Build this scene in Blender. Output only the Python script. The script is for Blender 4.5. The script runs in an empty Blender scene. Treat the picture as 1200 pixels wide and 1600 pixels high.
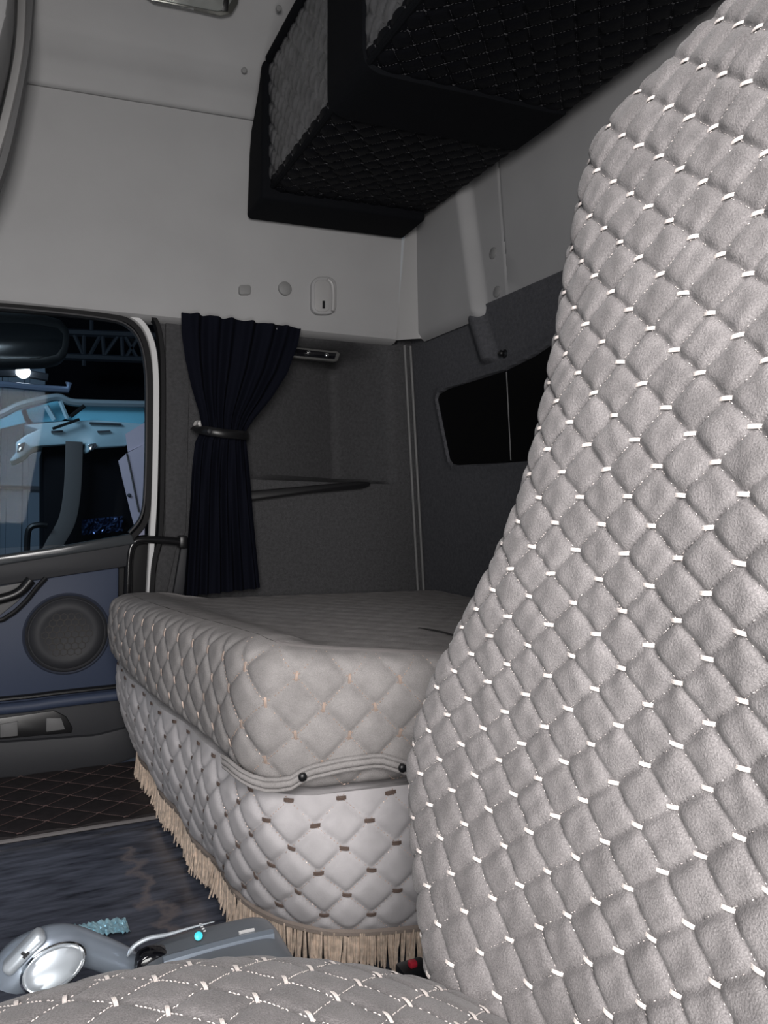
import bpy, bmesh, random
import numpy as np
from math import *
from mathutils import Matrix, Vector
random.seed(4); rng = np.random.default_rng(4)
S = bpy.context.scene; COL = S.collection

# ------------------------------------------------------------------ camera, world, lights, exposure
FPX = 1150.; YAW = radians(26); ROLL = radians(1.0); EYE = .66
Fv = np.array([sin(YAW), cos(YAW), 0]); R0 = np.array([cos(YAW), -sin(YAW), 0]); Z0 = np.array([0, 0, 1.])
Rv = R0*cos(ROLL)+Z0*sin(ROLL); Uv = Z0*cos(ROLL)-R0*sin(ROLL); CAM = np.array([0, 0, EYE])
cd = bpy.data.cameras.new('camera'); cam = bpy.data.objects.new('camera', cd); COL.objects.link(cam)
cd.sensor_fit = 'HORIZONTAL'; cd.sensor_width = 36; cd.lens = 36*FPX/1200; cd.clip_start = .01
m = Matrix.Identity(4)
for i in range(3):
    m[i][0] = Rv[i]; m[i][1] = Uv[i]; m[i][2] = -Fv[i]; m[i][3] = CAM[i]
cam.matrix_world = m; S.camera = cam
W = bpy.data.worlds.new('world'); S.world = W; W.use_nodes = True
W.node_tree.nodes['Background'].inputs[0].default_value = (.55, .68, .90, 1)
W.node_tree.nodes['Background'].inputs[1].default_value = .07

def area(name, loc, target, sx, sy, power, col):
    l = bpy.data.lights.new(name, 'AREA'); l.shape = 'RECTANGLE'; l.size = sx; l.size_y = sy; l.energy = power; l.color = col
    o = bpy.data.objects.new(name, l); COL.objects.link(o); o.location = loc
    o.rotation_euler = (Vector(target)-Vector(loc)).to_track_quat('-Z', 'Y').to_euler(); return o
area('daylight_driver_doorway', (-.20, -.50, 1.0), (.45, 1.2, .25), .56, .95, 41, (1, .965, .95))
area('ground_bounce_fill', (.02, -.42, .16), (.30, .30, .30), .55, .35, 9.5, (1, .985, .96))  # added low fill for the lower seat, as bounce off the ground
area('daylight_windscreen', (-1.7, .9, 1.35), (.6, 1.1, .8), 1.5, .7, 1.0, (.70, .86, 1))
area('shed_fill', (-1.6, 2.9, 2.6), (.2, 6, .8), 1.6, .8, 60, (.70, .86, 1))  # added unseen fill that lights the workshop and truck outside
S.view_settings.view_transform = 'Standard'; S.view_settings.look = 'None'; S.view_settings.gamma = 1
S.view_settings.use_curve_mapping = False; S.view_settings.exposure = 0.0

# ------------------------------------------------------------------ helpers
def ray(px, py): return Fv+(px-600)/FPX*Rv+(800-py)/FPX*Uv
def pl(px, py, p, n):
    d = ray(px, py); n = np.array(n, float); return CAM+d*(np.dot(np.array(p)-CAM, n)/np.dot(d, n))
def Y(px, py, y): return pl(px, py, (0, y, 0), (0, 1, 0))
def X(px, py, x): return pl(px, py, (x, 0, 0), (1, 0, 0))
def prj(p):
    d = np.array(p)-CAM; w = d@Fv; return 600+FPX*(d@Rv)/w, 800-FPX*(d@Uv)/w
def YL(pts, y): return [Y(a, b, y) for a, b in pts]

class MB:
    def __init__(s): s.v = []; s.f = []; s.n = 0
    def add(s, VF):
        V, F = VF; V = np.asarray(V, float).reshape(-1, 3)
        s.v.append(V); s.f += [tuple(int(i)+s.n for i in f) for f in F]; s.n += len(V); return s
    @property
    def VF(s): return (np.concatenate(s.v), s.f)

def base_of(o):
    while o.parent: o = o.parent
    return np.array(o.location)
def obj(name, VF, mat, parent=None, smooth=True, ang=40, extra=()):
    """extra: (geometry, material) pairs of surface pattern (stitches) kept inside the part's own mesh"""
    V, F = VF if not isinstance(VF, MB) else VF.VF
    idx = [0]*len(F); V = np.asarray(V, float).reshape(-1, 3); F = list(F)
    for k, (g, gm) in enumerate(extra):
        gv, gf = g.VF if isinstance(g, MB) else g
        F += [tuple(int(i)+len(V) for i in f) for f in gf]; V = np.concatenate([V, np.asarray(gv, float).reshape(-1, 3)]); idx += [k+1]*len(gf)
    V = np.asarray(V, float).reshape(-1, 3)
    me = bpy.data.meshes.new(name); o = bpy.data.objects.new(name, me); COL.objects.link(o)
    if parent is not None:
        o.parent = parent; off = base_of(parent)
    else:
        lo, hi = V.min(0), V.max(0); off = np.array([(lo[0]+hi[0])/2, (lo[1]+hi[1])/2, lo[2]]); o.location = off
    me.from_pydata((V-off).tolist(), [], [list(map(int, f)) for f in F]); me.update()
    bm = bmesh.new(); bm.from_mesh(me); bmesh.ops.recalc_face_normals(bm, faces=bm.faces); bm.to_mesh(me); bm.free()
    me.materials.append(mat)
    for g, gm in extra: me.materials.append(gm)
    if extra: me.polygons.foreach_set('material_index', idx)
    if smooth:
        me.polygons.foreach_set('use_smooth', [True]*len(me.polygons))
        me.set_sharp_from_angle(angle=radians(ang))
    return o
def tag(o, label=None, cat=None, group=None, kind=None):
    if label: o['label'] = label
    if cat: o['category'] = cat
    if group: o['group'] = group
    if kind: o['kind'] = kind
    return o
def thing(name, loc, label, cat, group=None, kind=None):
    o = bpy.data.objects.new(name, None); COL.objects.link(o); o.location = loc; o.empty_display_size = .05
    return tag(o, label, cat, group, kind)

def gridF(nv, nu, closed=False, flip=False):
    F = []
    for j in range(nv-1):
        for i in range(nu if closed else nu-1):
            k = (i+1) % nu; F.append((j*nu+i, j*nu+k, (j+1)*nu+k, (j+1)*nu+i))
    return F
def cat(pts, n=8, closed=False):
    P = np.array(pts, float); N = len(P); out = []
    for i in range(N if closed else N-1):
        g = (lambda k: P[k % N]) if closed else (lambda k: P[min(max(k, 0), N-1)])
        a, b, c, d = g(i-1), g(i), g(i+1), g(i+2)
        for t in np.linspace(0, 1, n, endpoint=False):
            out.append(.5*((2*b)+(c-a)*t+(2*a-5*b+4*c-d)*t*t+(3*b-a-3*c+d)*t**3))
    if not closed: out.append(P[-1])
    return np.array(out)
def tube(P, r, n=8, sy=1., up=None):
    P = np.array(P, float); N = len(P); r = np.full(N, r) if np.isscalar(r) else np.array(r, float)
    T = np.gradient(P, axis=0); T /= np.linalg.norm(T, axis=1)[:, None]+1e-12
    ref = np.array(up if up is not None else (0, 0, 1.), float)
    if up is None and abs(T[0] @ ref) > .9: ref = np.array([0, 1., 0])
    V = []; a = np.linspace(0, 2*pi, n, endpoint=False)
    for i in range(N):
        A = ref-T[i]*(ref@T[i]); A /= np.linalg.norm(A)+1e-12; B = np.cross(T[i], A)
        if up is None: ref = A
        V.append(P[i]+r[i]*(np.cos(a)[:, None]*A*sy+np.sin(a)[:, None]*B))
    F = gridF(N, n, True)+[tuple(range(n))[::-1], tuple((N-1)*n+k for k in range(n))]
    return np.concatenate(V), F
def band(P, hw, y0, d):
    """flat rounded strip that follows a path in an x-z wall plane; hw half width, d half depth"""
    P = np.array(P, float); N = len(P); hw = np.full(N, hw) if np.isscalar(hw) else np.interp(np.linspace(0, 1, N), np.linspace(0, 1, len(hw)), hw)
    T = np.gradient(P, axis=0); T[:, 1] = 0; T /= np.linalg.norm(T, axis=1)[:, None]
    B = np.stack([-T[:, 2], 0*T[:, 0], T[:, 0]], 1); yy = np.array([0, 1., 0]); V = []
    prof = [(-1, 1), (-1, -.5), (-.7, -1), (.7, -1), (1, -.5), (1, 1)]
    for i in range(N):
        c = P[i].copy(); c[1] = y0
        V += [c+B[i]*a*hw[i]+yy*b*d for a, b in prof]
    n = len(prof)
    return np.array(V), gridF(N, n, True)+[tuple(range(n)), tuple((N-1)*n+k for k in range(n))]
def from_bm(bm):
    bm.verts.ensure_lookup_table(); V = np.array([v.co[:] for v in bm.verts]); F = [tuple(v.index for v in f.verts) for f in bm.faces]; bm.free(); return V, F
def prism(poly, d, r=0, seg=2):
    bm = bmesh.new(); vs = [bm.verts.new(p) for p in poly]; f = bm.faces.new(vs)
    e = bmesh.ops.extrude_face_region(bm, geom=[f]); nv = [g for g in e['geom'] if isinstance(g, bmesh.types.BMVert)]
    bmesh.ops.translate(bm, verts=nv, vec=d); bmesh.ops.recalc_face_normals(bm, faces=bm.faces)
    if r: bmesh.ops.bevel(bm, geom=list(bm.edges), offset=r, segments=seg, affect='EDGES', profile=.5, clamp_overlap=True)
    bm.verts.index_update(); return from_bm(bm)
def rbox(c, s, r=.004, seg=2, M=None):
    bm = bmesh.new(); bmesh.ops.create_cube(bm, size=1); bmesh.ops.scale(bm, verts=bm.verts, vec=s)
    if r: bmesh.ops.bevel(bm, geom=list(bm.edges), offset=r, segments=seg, affect='EDGES', profile=.5, clamp_overlap=True)
    if M is not None: bmesh.ops.transform(bm, matrix=M.to_4x4(), verts=bm.verts)
    bmesh.ops.translate(bm, verts=bm.verts, vec=c); bm.verts.index_update(); return from_bm(bm)
def lathe(c, axis, prof, n=48):
    """prof: list of (radius, offset along axis)"""
    ax = np.array(axis, float); ax /= np.linalg.norm(ax); A = np.cross(ax, (0, 0, 1.) if abs(ax[2]) < .9 else (1, 0, 0)); A /= np.linalg.norm(A); B = np.cross(ax, A)
    a = np.linspace(0, 2*pi, n, endpoint=False); V = []
    for r, h in prof: V.append(np.array(c)+ax*h+r*(np.cos(a)[:, None]*A+np.sin(a)[:, None]*B))
    return np.concatenate(V), gridF(len(prof), n, True)+[tuple(range(n))[::-1], tuple((len(prof)-1)*n+k for k in range(n))]
def rrect(px0, py0, px1, py1, r, n=5):
    out = []
    for cx, cy, a0 in ((px1-r, py0+r, -90), (px1-r, py1-r, 0), (px0+r, py1-r, 90), (px0+r, py0+r, 180)):
        for k in range(n+1):
            a = radians(a0+90*k/n); out.append((cx+r*cos(a), cy+r*sin(a)))
    return out
def sstep(x, a, b):
    t = np.clip((x-a)/(b-a), 0, 1); return t*t*(3-2*t)

# quilting
def pillow(u, v, pu, pv):
    a = 1-np.abs(np.sin(pi*(u/pu+v/pv))); b = 1-np.abs(np.sin(pi*(u/pu-v/pv))); return (1-a**2.8)*(1-b**2.8)
class Surf:
    """a dense grid of points with metric coordinates U (per point) and Vc (per row)"""
    def __init__(s, P, U, Vc): s.P = P; s.U = U; s.V = Vc
    def normals(s):
        du = np.gradient(s.P, axis=1); dv = np.gradient(s.P, axis=0); N = np.cross(du, dv); return N/(np.linalg.norm(N, axis=2)[..., None]+1e-12)
    def quilt(s, pu, pv, amp, sign=1, mask=None):
        s.N = s.normals()*sign; h = amp*pillow(s.U, s.V[:, None], pu, pv)
        if mask is not None: h = h*mask
        s.Q = s.P+s.N*h[..., None]; s.pu, s.pv, s.amp = pu, pv, amp; return s.Q
    def at(s, u, v):
        if v < s.V[0] or v > s.V[-1]: return None
        j = min(max(int(np.searchsorted(s.V, v))-1, 0), len(s.V)-2); t = (v-s.V[j])/(s.V[j+1]-s.V[j]+1e-12)
        r = []
        for k in (j, j+1):
            if u < s.U[k][0] or u > s.U[k][-1]: return None
            r.append((np.array([np.interp(u, s.U[k], s.Q[k][:, c]) for c in range(3)]), np.array([np.interp(u, s.U[k], s.N[k][:, c]) for c in range(3)])))
        return r[0][0]*(1-t)+r[1][0]*t, r[0][1]*(1-t)+r[1][1]*t
    def stitches(s, mode, blen, bw, keep=lambda p: True, dash=0, dkeep=lambda p: True, dlen=.0022, dw=.0006, jit=.1, lift=.0012, every=1., dskip=0.):
        bars = MB(); dots = MB(); us = s.U; nu = int((us.max()-us.min())/s.pu*2)+4; k0 = int(us.min()/s.pu*2)-2; j0 = int(s.V[0]/s.pv*2)-2; j1 = int(s.V[-1]/s.pv*2)+2
        for j in range(j0, j1):
            for k in range(k0, k0+nu):
                if (j+k) % 2: continue
                u, v = k*s.pu/2, j*s.pv/2; q = s.at(u, v)
                if q is None or not keep(q[0]): continue
                d = (.002, 0) if mode == 'u' else (0, .002); q2 = s.at(u+d[0], v+d[1])
                if q2 is None: q2 = s.at(u-d[0], v-d[1]); 
                if q2 is None: continue
                T = q2[0]-q[0]; L = np.linalg.norm(T)
                if L < 1e-6: continue
                T /= L; N = q[1]/np.linalg.norm(q[1]); B = np.cross(T, N)
                if random.random() < every:
                    l = blen*random.uniform(1-jit, 1+jit)/2; tilt = random.uniform(-.12, .12); T2 = T+B*tilt; c = q[0]+N*lift
                    for o in (-.55, 0, .55):
                        P = [c+B*o*bw+T2*l*a+N*lift*.9*(1-a*a) for a in (-1, -.5, 0, .5, 1)]
                        bars.add(tube(P, [bw*.25, bw*.4, bw*.42, bw*.4, bw*.25], 5))
                if dash and dkeep(q[0]):
                    for du in (-1, 1):
                        for i in range(1, dash+1):
                            if random.random() < dskip: continue
                            t = i/(dash+1); a = s.at(u+du*s.pu/2*t, v+s.pv/2*t)
                            b = s.at(u+du*s.pu/2*(t+.02), v+s.pv/2*(t+.02))
                            if a is None or b is None: continue
                            T = b[0]-a[0]; L = np.linalg.norm(T)
                            if L < 1e-6: continue
                            T /= L; N = a[1]/np.linalg.norm(a[1]); c = a[0]+N*.0004
                            dots.add(tube([c-T*dlen/2, c+N*dw*.5, c+T*dlen/2], [dw*.6, dw, dw*.6], 4))
        return bars, dots

# materials
def mat(name, col, rough=.6, metal=0, spec=.5, sheen=0, noise=0, nscale=50, bump=0, bscale=400, trans=0, emit=None, es=0, coat=0, col2=None, stretch=(1, 1, 1), fine=0, fscale=900):
    M = bpy.data.materials.new(name); M.use_nodes = True; N = M.node_tree.nodes; L = M.node_tree.links; b = N['Principled BSDF']
    b.inputs['Base Color'].default_value = (*col, 1); b.inputs['Roughness'].default_value = rough; b.inputs['Metallic'].default_value = metal
    b.inputs['Specular IOR Level'].default_value = spec; b.inputs['Coat Weight'].default_value = coat
    if sheen: b.inputs['Sheen Weight'].default_value = sheen; b.inputs['Sheen Roughness'].default_value = .4
    if trans: b.inputs['Transmission Weight'].default_value = trans
    if emit: b.inputs['Emission Color'].default_value = (*emit, 1); b.inputs['Emission Strength'].default_value = es
    tc = N.new('ShaderNodeTexCoord'); mp = N.new('ShaderNodeMapping'); L.new(tc.outputs['Object'], mp.inputs[0]); mp.inputs['Scale'].default_value = stretch
    if noise:
        t = N.new('ShaderNodeTexNoise'); t.inputs['Scale'].default_value = nscale; t.inputs['Detail'].default_value = 6; L.new(mp.outputs[0], t.inputs['Vector'])
        r = N.new('ShaderNodeMapRange'); r.inputs[1].default_value = .3; r.inputs[2].default_value = .7; L.new(t.outputs['Fac'], r.inputs[0])
        x = N.new('ShaderNodeMix'); x.data_type = 'RGBA'; L.new(r.outputs[0], x.inputs[0])
        x.inputs[6].default_value = (*[c*(1-noise) for c in col], 1); x.inputs[7].default_value = (*(col2 or [c*(1+noise) for c in col]), 1); out = x.outputs[2]
        if fine:
            t2 = N.new('ShaderNodeTexNoise'); t2.inputs['Scale'].default_value = fscale; t2.inputs['Detail'].default_value = 2; L.new(tc.outputs['Object'], t2.inputs['Vector'])
            r2 = N.new('ShaderNodeMapRange'); r2.inputs[1].default_value = .3; r2.inputs[2].default_value = .7; r2.inputs[3].default_value = 1-fine; r2.inputs[4].default_value = 1+fine; L.new(t2.outputs['Fac'], r2.inputs[0])
            x2 = N.new('ShaderNodeMix'); x2.data_type = 'RGBA'; x2.blend_type = 'MULTIPLY'; x2.inputs[0].default_value = 1; L.new(out, x2.inputs[6]); L.new(r2.outputs[0], x2.inputs[7]); out = x2.outputs[2]
        L.new(out, b.inputs['Base Color'])
    if bump:
        t = N.new('ShaderNodeTexNoise'); t.inputs['Scale'].default_value = bscale; t.inputs['Detail'].default_value = 4; L.new(mp.outputs[0], t.inputs['Vector'])
        bp = N.new('ShaderNodeBump'); bp.inputs['Strength'].default_value = bump; bp.inputs['Distance'].default_value = .002; L.new(t.outputs['Fac'], bp.inputs['Height']); L.new(bp.outputs[0], b.inputs['Normal'])
    return M
VELVET = mat('grey_velvet', (.195, .184, .184), .92, spec=.15, sheen=.2, noise=.17, nscale=30, bump=.45, bscale=650, fine=.28, fscale=1000)
VELVET_BUNK = mat('bunk_velvet', (.285, .271, .266), .95, spec=.05, noise=.14, nscale=30, bump=.35, bscale=600, fine=.15, fscale=900)
SATIN = mat('skirt_velvet', (.42, .404, .412), .7, spec=.2, sheen=.1, noise=.10, nscale=30, bump=.2, bscale=600)
THREAD = mat('pale_thread', (.86, .78, .74), .6, sheen=.2)
THREAD_TAN = mat('tan_thread', (.70, .56, .48), .40, metal=.6)
THREAD_BROWN = mat('brown_thread', (.13, .095, .08), .25, spec=.9)
FRINGE = mat('tan_fringe', (.62, .50, .40), .8, noise=.3, nscale=120, sheen=.3)
PANEL = mat('grey_panel', (.345, .343, .345), .55, spec=.35, noise=.04, nscale=6, bump=.12, bscale=500)
PANEL_GLOSS = mat('grey_panel_smooth', (.36, .355, .352), .4, spec=.4)
PLUG = mat('plug_grey', (.22, .22, .218), .6)
CARPET = mat('wall_carpet', (.070, .070, .073), .95, spec=.1, noise=.16, nscale=120, bump=.8, bscale=700, fine=.3, fscale=1000)
CARPET_DK = mat('rear_carpet', (.095, .096, .105), .95, spec=.1, noise=.16, nscale=120, bump=.8, bscale=700, fine=.3, fscale=1000)
TRIMGREY = mat('trim_grey', (.16, .16, .16), .6)
RUBBER = mat('black_rubber', (.008, .008, .009), .6, spec=.2)
RUBBER_GREY = mat('dark_grey_rubber', (.035, .035, .038), .35, spec=.3)
PAINT = mat('pale_paint', (.62, .62, .62), .35, spec=.5)
BLUEPL = mat('slate_blue_plastic', (.036, .049, .086), .55, spec=.35, bump=.15, bscale=900)
GREYPL = mat('charcoal_plastic', (.030, .031, .035), .55, spec=.3, bump=.2, bscale=900)
GREYPL_L = mat('grey_plastic', (.12, .12, .122), .55, bump=.2, bscale=900)
BLACKPL = mat('black_plastic', (.008, .008, .009), .35)
CURTAIN = mat('navy_curtain', (.0045, .0052, .010), .9, spec=.08, bump=.2, bscale=900)
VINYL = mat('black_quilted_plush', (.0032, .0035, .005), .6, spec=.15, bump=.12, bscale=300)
VINYL_LIT = mat('lit_quilted_vinyl', (.09, .09, .093), .32, spec=.8, noise=.4, nscale=25, bump=.12, bscale=300)  # lighter copy of the black cover; light on the front face painted in
BLACKCLOTH = mat('black_plush', (.0045, .005, .0065), .85, spec=.1, bump=.4, bscale=500)
CHROME = mat('chrome', (.75, .75, .75), .15, metal=1)
SILVER = mat('silver_plastic', (.30, .35, .42), .3, metal=.55, spec=.6)
SILVER_L = mat('rim_highlight_silver', (.52, .57, .62), .30, metal=.5)
CONSOLE = mat('grey_console', (.17, .19, .215), .35, metal=.2)
GLOSSBLK = mat('gloss_black', (.006, .006, .008), .08)
PANEBLK = mat('dark_pane', (.004, .004, .0045), .35, spec=.15)
LENS = mat('lamp_lens', (.45, .47, .45), .15, trans=.55)
FLOORM = mat('dark_vinyl_floor', (.05, .056, .078), .26, spec=.5, noise=.5, nscale=12, col2=(.13, .142, .185), stretch=(1, 5, 1), bump=.15, bscale=60)  # blue of the window reflections is mixed into these base colours
MATM = mat('dark_mat', (.016, .012, .013), .7, noise=.3, nscale=60, bump=.3, bscale=500)
MATLINE = mat('mat_thread', (.10, .065, .062), .6)
SKY_REFL = mat('sky_reflection_glass', (.20, .52, .66), .12, spec=.8)  # sky reflection painted as a light blue base colour
TRUCKW = mat('white_truck_paint', (.42, .60, .68), .3, spec=.6)
SHEDSTEEL = mat('blue_grey_sheeting', (.15, .20, .26), .5)
SHEDDARK = mat('shed_dark', (.006, .006, .009), .8, spec=.1)
STEEL = mat('truss_steel', (.045, .05, .062), .6)
PAPER = mat('pinkish_paper', (.62, .52, .60), .7)
STRAP = mat('strap_grey', (.10, .092, .09), .8)
BULB = mat('bulb', (1, 1, 1), .5, emit=(1, .98, .95), es=14)
LED = mat('cyan_led', (.05, .6, .7), .4, emit=(.08, .50, .58), es=.35)
RED = mat('red_button', (.45, .02, .04), .4)
GLINT = mat('floor_glint_blue', (.55, .86, .98), .22, metal=.55)  # colour of the window reflection imitated on the floor
def glass(name, tint, refl):
    M = bpy.data.materials.new(name); M.use_nodes = True; N = M.node_tree.nodes; L = M.node_tree.links
    for n in list(N): N.remove(n)
    o = N.new('ShaderNodeOutputMaterial'); t = N.new('ShaderNodeBsdfTransparent'); t.inputs[0].default_value = (*tint, 1)
    g = N.new('ShaderNodeBsdfGlossy'); g.inputs['Roughness'].default_value = .02; fr = N.new('ShaderNodeFresnel'); fr.inputs[0].default_value = 1.10
    x = N.new('ShaderNodeMixShader'); L.new(fr.outputs[0], x.inputs[0]); L.new(t.outputs[0], x.inputs[1]); L.new(g.outputs[0], x.inputs[2]); L.new(x.outputs[0], o.inputs[0]); return M
GLASS = glass('door_glass', (.80, .86, .90), 0)

# ------------------------------------------------------------------ the setting
XF, XR = -.95, 1.14     # front end of what is built, rear wall
def floor_stain():
    T = FLOORM.node_tree; N, L = T.nodes, T.links; b = N['Principled BSDF']; src = b.inputs['Base Color'].links[0].from_socket
    def mth(op, a, c=None):
        n = N.new('ShaderNodeMath'); n.operation = op
        for k, v in enumerate((a, c)):
            if v is None: continue
            if isinstance(v, (int, float)): n.inputs[k].default_value = v
            else: L.new(v, n.inputs[k])
        return n.outputs[0]
    g = N.new('ShaderNodeNewGeometry'); q = N.new('ShaderNodeSeparateXYZ'); L.new(g.outputs['Position'], q.inputs[0])
    n1 = N.new('ShaderNodeTexNoise'); n1.inputs['Scale'].default_value = 16; n1.inputs['Detail'].default_value = 7; L.new(g.outputs['Position'], n1.inputs['Vector'])
    d = mth('ABSOLUTE', mth('ADD', mth('ADD', mth('SUBTRACT', q.outputs[0], .35), mth('MULTIPLY', q.outputs[1], .11)), mth('MULTIPLY', mth('SUBTRACT', n1.outputs['Fac'], .5), .16)))
    mk = mth('MULTIPLY', mth('SUBTRACT', 1, mth('MINIMUM', mth('DIVIDE', d, .018), 1)), mth('LESS_THAN', q.outputs[1], 1.5))
    x = N.new('ShaderNodeMix'); x.data_type = 'RGBA'; L.new(mth('MULTIPLY', mk, .8), x.inputs[0]); L.new(src, x.inputs[6]); x.inputs[7].default_value = (.20, .17, .17, 1); L.new(x.outputs[2], b.inputs['Base Color'])
floor_stain()
fl = obj('floor', rbox((.10, .98, -.02), (2.1, 2.08, .04), .0), FLOORM, None, False); tag(fl, 'dark glossy vinyl cab floor with brownish wear stains', 'floor', kind='structure')

# passenger side, upper moulded panel + cove + roof in one profile sweep
prof = [(2.02, 1.135), (1.975, 1.137), (1.962, 1.146), (1.957, 1.165), (1.950, 1.25), (1.936, 1.45), (1.921, 1.640), (1.920, 1.646), (1.928, 1.650), (1.919, 1.655), (1.912, 1.672), (1.895, 1.70), (1.872, 1.725), (1.850, 1.755), (1.833, 1.80), (1.815, 1.86), (1.79, 1.92), (1.74, 1.985), (1.65, 2.04), (1.5, 2.075), (1.2, 2.10), (.6, 2.11), (-.05, 2.11)]
pr = []
for i in range(len(prof)-1):
    n = 3 if i > 1 else 1
    for t in np.linspace(0, 1, n, endpoint=False): pr.append((prof[i][0]*(1-t)+prof[i+1][0]*t, prof[i][1]*(1-t)+prof[i+1][1]*t))
pr.append(prof[-1])
xs = np.linspace(XF, .988, 50)
lo_, hi_ = [q for q in pr if q[1] < 1.652 and q[0] > 1.9], [q for q in pr if not (q[1] < 1.648 and q[0] > 1.9)]
V = []
for y, z in lo_:
    for x in xs:
        k = np.clip((2.05-z)/.35, 0, 1); sl = .03*(1-sstep(z, 1.2, 1.6))+.09*sstep(z, 1.2, 1.6)
        V.append((x, y, z+(x*sl)*k))
o = obj('wall_passenger_upper', (V, gridF(len(lo_), len(xs))), PANEL); tag(o, 'smooth light grey moulded panel above the passenger door', 'wall panel', kind='structure')
V = []; pr = hi_
for y, z in pr:
    for x in xs:
        k = np.clip((2.05-z)/.35, 0, 1); sl = .03*(1-sstep(z, 1.2, 1.6))+.09*sstep(z, 1.2, 1.6)
        V.append((x, y, z+(x*sl)*k))
o = obj('ceiling', (V, gridF(len(pr), len(xs))), PANEL); tag(o, 'light grey roof lining with a rounded cove above the side panel', 'ceiling', kind='structure')

# corner post (chamfered) of the upper panels
def post(zs):
    V = []
    for z in zs:
        ln = .04*(1.17-z)
        V += [(.985+ln*.3, 2.02, z), (.985+ln*.3, 1.958-.0*z, z), (.992+ln*.5, 1.948, z), (1.034+ln, 1.905, z), (1.043+ln, 1.900, z), (1.10, 1.900, z)]
    return V, gridF(len(zs), 6)
o = obj('trim_corner', post(np.linspace(1.172, 2.12, 20)), PANEL_GLOSS); tag(o, 'pale grey chamfered corner post where side and rear panels meet', 'trim', kind='structure')

# rear upper panel with a vertical step
ys = np.concatenate([np.linspace(-.08, 1.5, 30), np.linspace(1.505, 1.72, 60), np.linspace(1.73, 1.905, 20)]); zs = np.concatenate([[1.165, 1.168, 1.175, 1.19], np.linspace(1.21, 2.12, 30)])
V = []
for z in zs:
    for y in ys:
        yy = y-.33*max(z-1.2, 0)*.6
        x = 1.062-.04*(z-1.17) + .03*(1-sstep(y-.20*(z-1.2), 1.585, 1.625)) - .03 + .004*(1-sstep(abs(y-.10*(z-1.2)-1.50), .0, .004))
        if z < 1.18: x += .02*(1.18-z)/.015
        V.append((x, y, z))
o = obj('wall_rear_upper', (V, gridF(len(zs), len(ys))), PANEL); tag(o, 'light grey rear panel above the small dark window', 'wall panel', kind='structure')

# passenger side lower wall (carpet) with a recessed pocket
xs = np.linspace(.306, 1.13, 110); zs = np.linspace(0, 1.20, 130); V = []
for z in zs:
    for x in xs:
        g = sstep(z, .742, .758)*(1-sstep(z, 1.085+.05*(x-.5), 1.15+.05*(x-.5)))
        d = np.interp(x-.05*(.95-z), [.50, .56, .865, .885, .985, 1.005], [0, .02, .165, .160, .008, 0])
        V.append((x, 2.0+d*g, z))
o = obj('wall_passenger', (V, gridF(len(zs), len(xs))), CARPET); tag(o, 'dark grey carpeted side wall with a recessed pocket beside the bunk', 'wall', kind='structure')

# rear lower wall with the window recess
def xrear(z): return 1.060+.06*(1.17-z)/.73
wp = np.array([(1.862, .992), (1.812, .815), (1.795, .800), (1.76, .795), (1.40, .789), (.75, .789), (.70, .80), (.62, 1.0), (.64, 1.03), (.9, 1.06), (1.34, 1.047), (1.40, 1.033), (1.53, 1.018), (1.80, 1.012), (1.85, 1.005)])
def sdf(p, poly):
    d = 1e9; ins = False; n = len(poly)
    for i in range(n):
        a, b = poly[i], poly[(i+1) % n]; e = b-a; w = p-a; t = min(max(w@e/(e@e), 0), 1); d = min(d, np.hypot(*(w-e*t)))
        if (a[1] > p[1]) != (b[1] > p[1]) and p[0] < (b[0]-a[0])*(p[1]-a[1])/(b[1]-a[1])+a[0]: ins = not ins
    return -d if ins else d
ys = np.concatenate([np.linspace(-.08, 1.2, 50), np.linspace(1.21, 2.01, 150)]); zs = np.concatenate([np.linspace(0, .74, 25), np.linspace(.746, 1.11, 70), np.linspace(1.115, 1.20, 14)]); V = []
for z in zs:
    for y in ys:
        x = xrear(z)
        s = sdf(np.array([y, z]), wp) if .74 < z < 1.11 else 1
        x += .030*(1-sstep(s, -.004, .002)) - .006*(1-sstep(s, .0, .03))
        yr = y+.42*(1.2-z); x -= .022*sstep(yr, 1.600, 1.645)*(1-sstep(yr, 1.648, 1.70))*sstep(z, 1.045, 1.058)
        V.append((x, y, z))
o = obj('wall_rear', (V, gridF(len(zs), len(ys))), CARPET_DK); tag(o, 'dark grey carpeted rear wall behind the bunk', 'wall', kind='structure')
win = thing('window_1', (1.09, 1.3, .79), 'small black slanted window in the rear wall with a split pane', 'window', kind='structure')
wa = [(xrear(z)+.031, y, z) for y, z in wp if y > 1.5]; ysplit = 1.52
L_ = [(1.862, .992), (1.812, .815), (1.795, .800), (1.76, .795), (ysplit+.002, .791), (ysplit+.002, 1.018), (1.80, 1.012), (1.85, 1.005)]
R_ = [(ysplit-.002, 1.018), (ysplit-.002, .791), (1.40, .789), (.75, .789), (.70, .80), (.62, 1.0), (.64, 1.03), (.9, 1.06), (1.34, 1.047), (1.40, 1.033)]
for q in (L_, R_): obj('pane', prism([(xrear(z)+.002, y, z) for y, z in q], (.004, 0, 0)), PANEBLK, win, False)
obj('divider', tube([(xrear(1.015)+.002, ysplit, 1.015), (xrear(.795)+.002, ysplit, .795)], .0018), TRIMGREY, win)

o = obj('wall_driver', MB().add(rbox((.08, -.10, 1.68), (2.06, .04, .90), .01)).add(rbox((.95, -.10, .62), (.32, .04, 1.24), .01)), PANEL); tag(o, 'grey panel over and behind the open driver doorway', 'wall', kind='structure')
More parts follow.
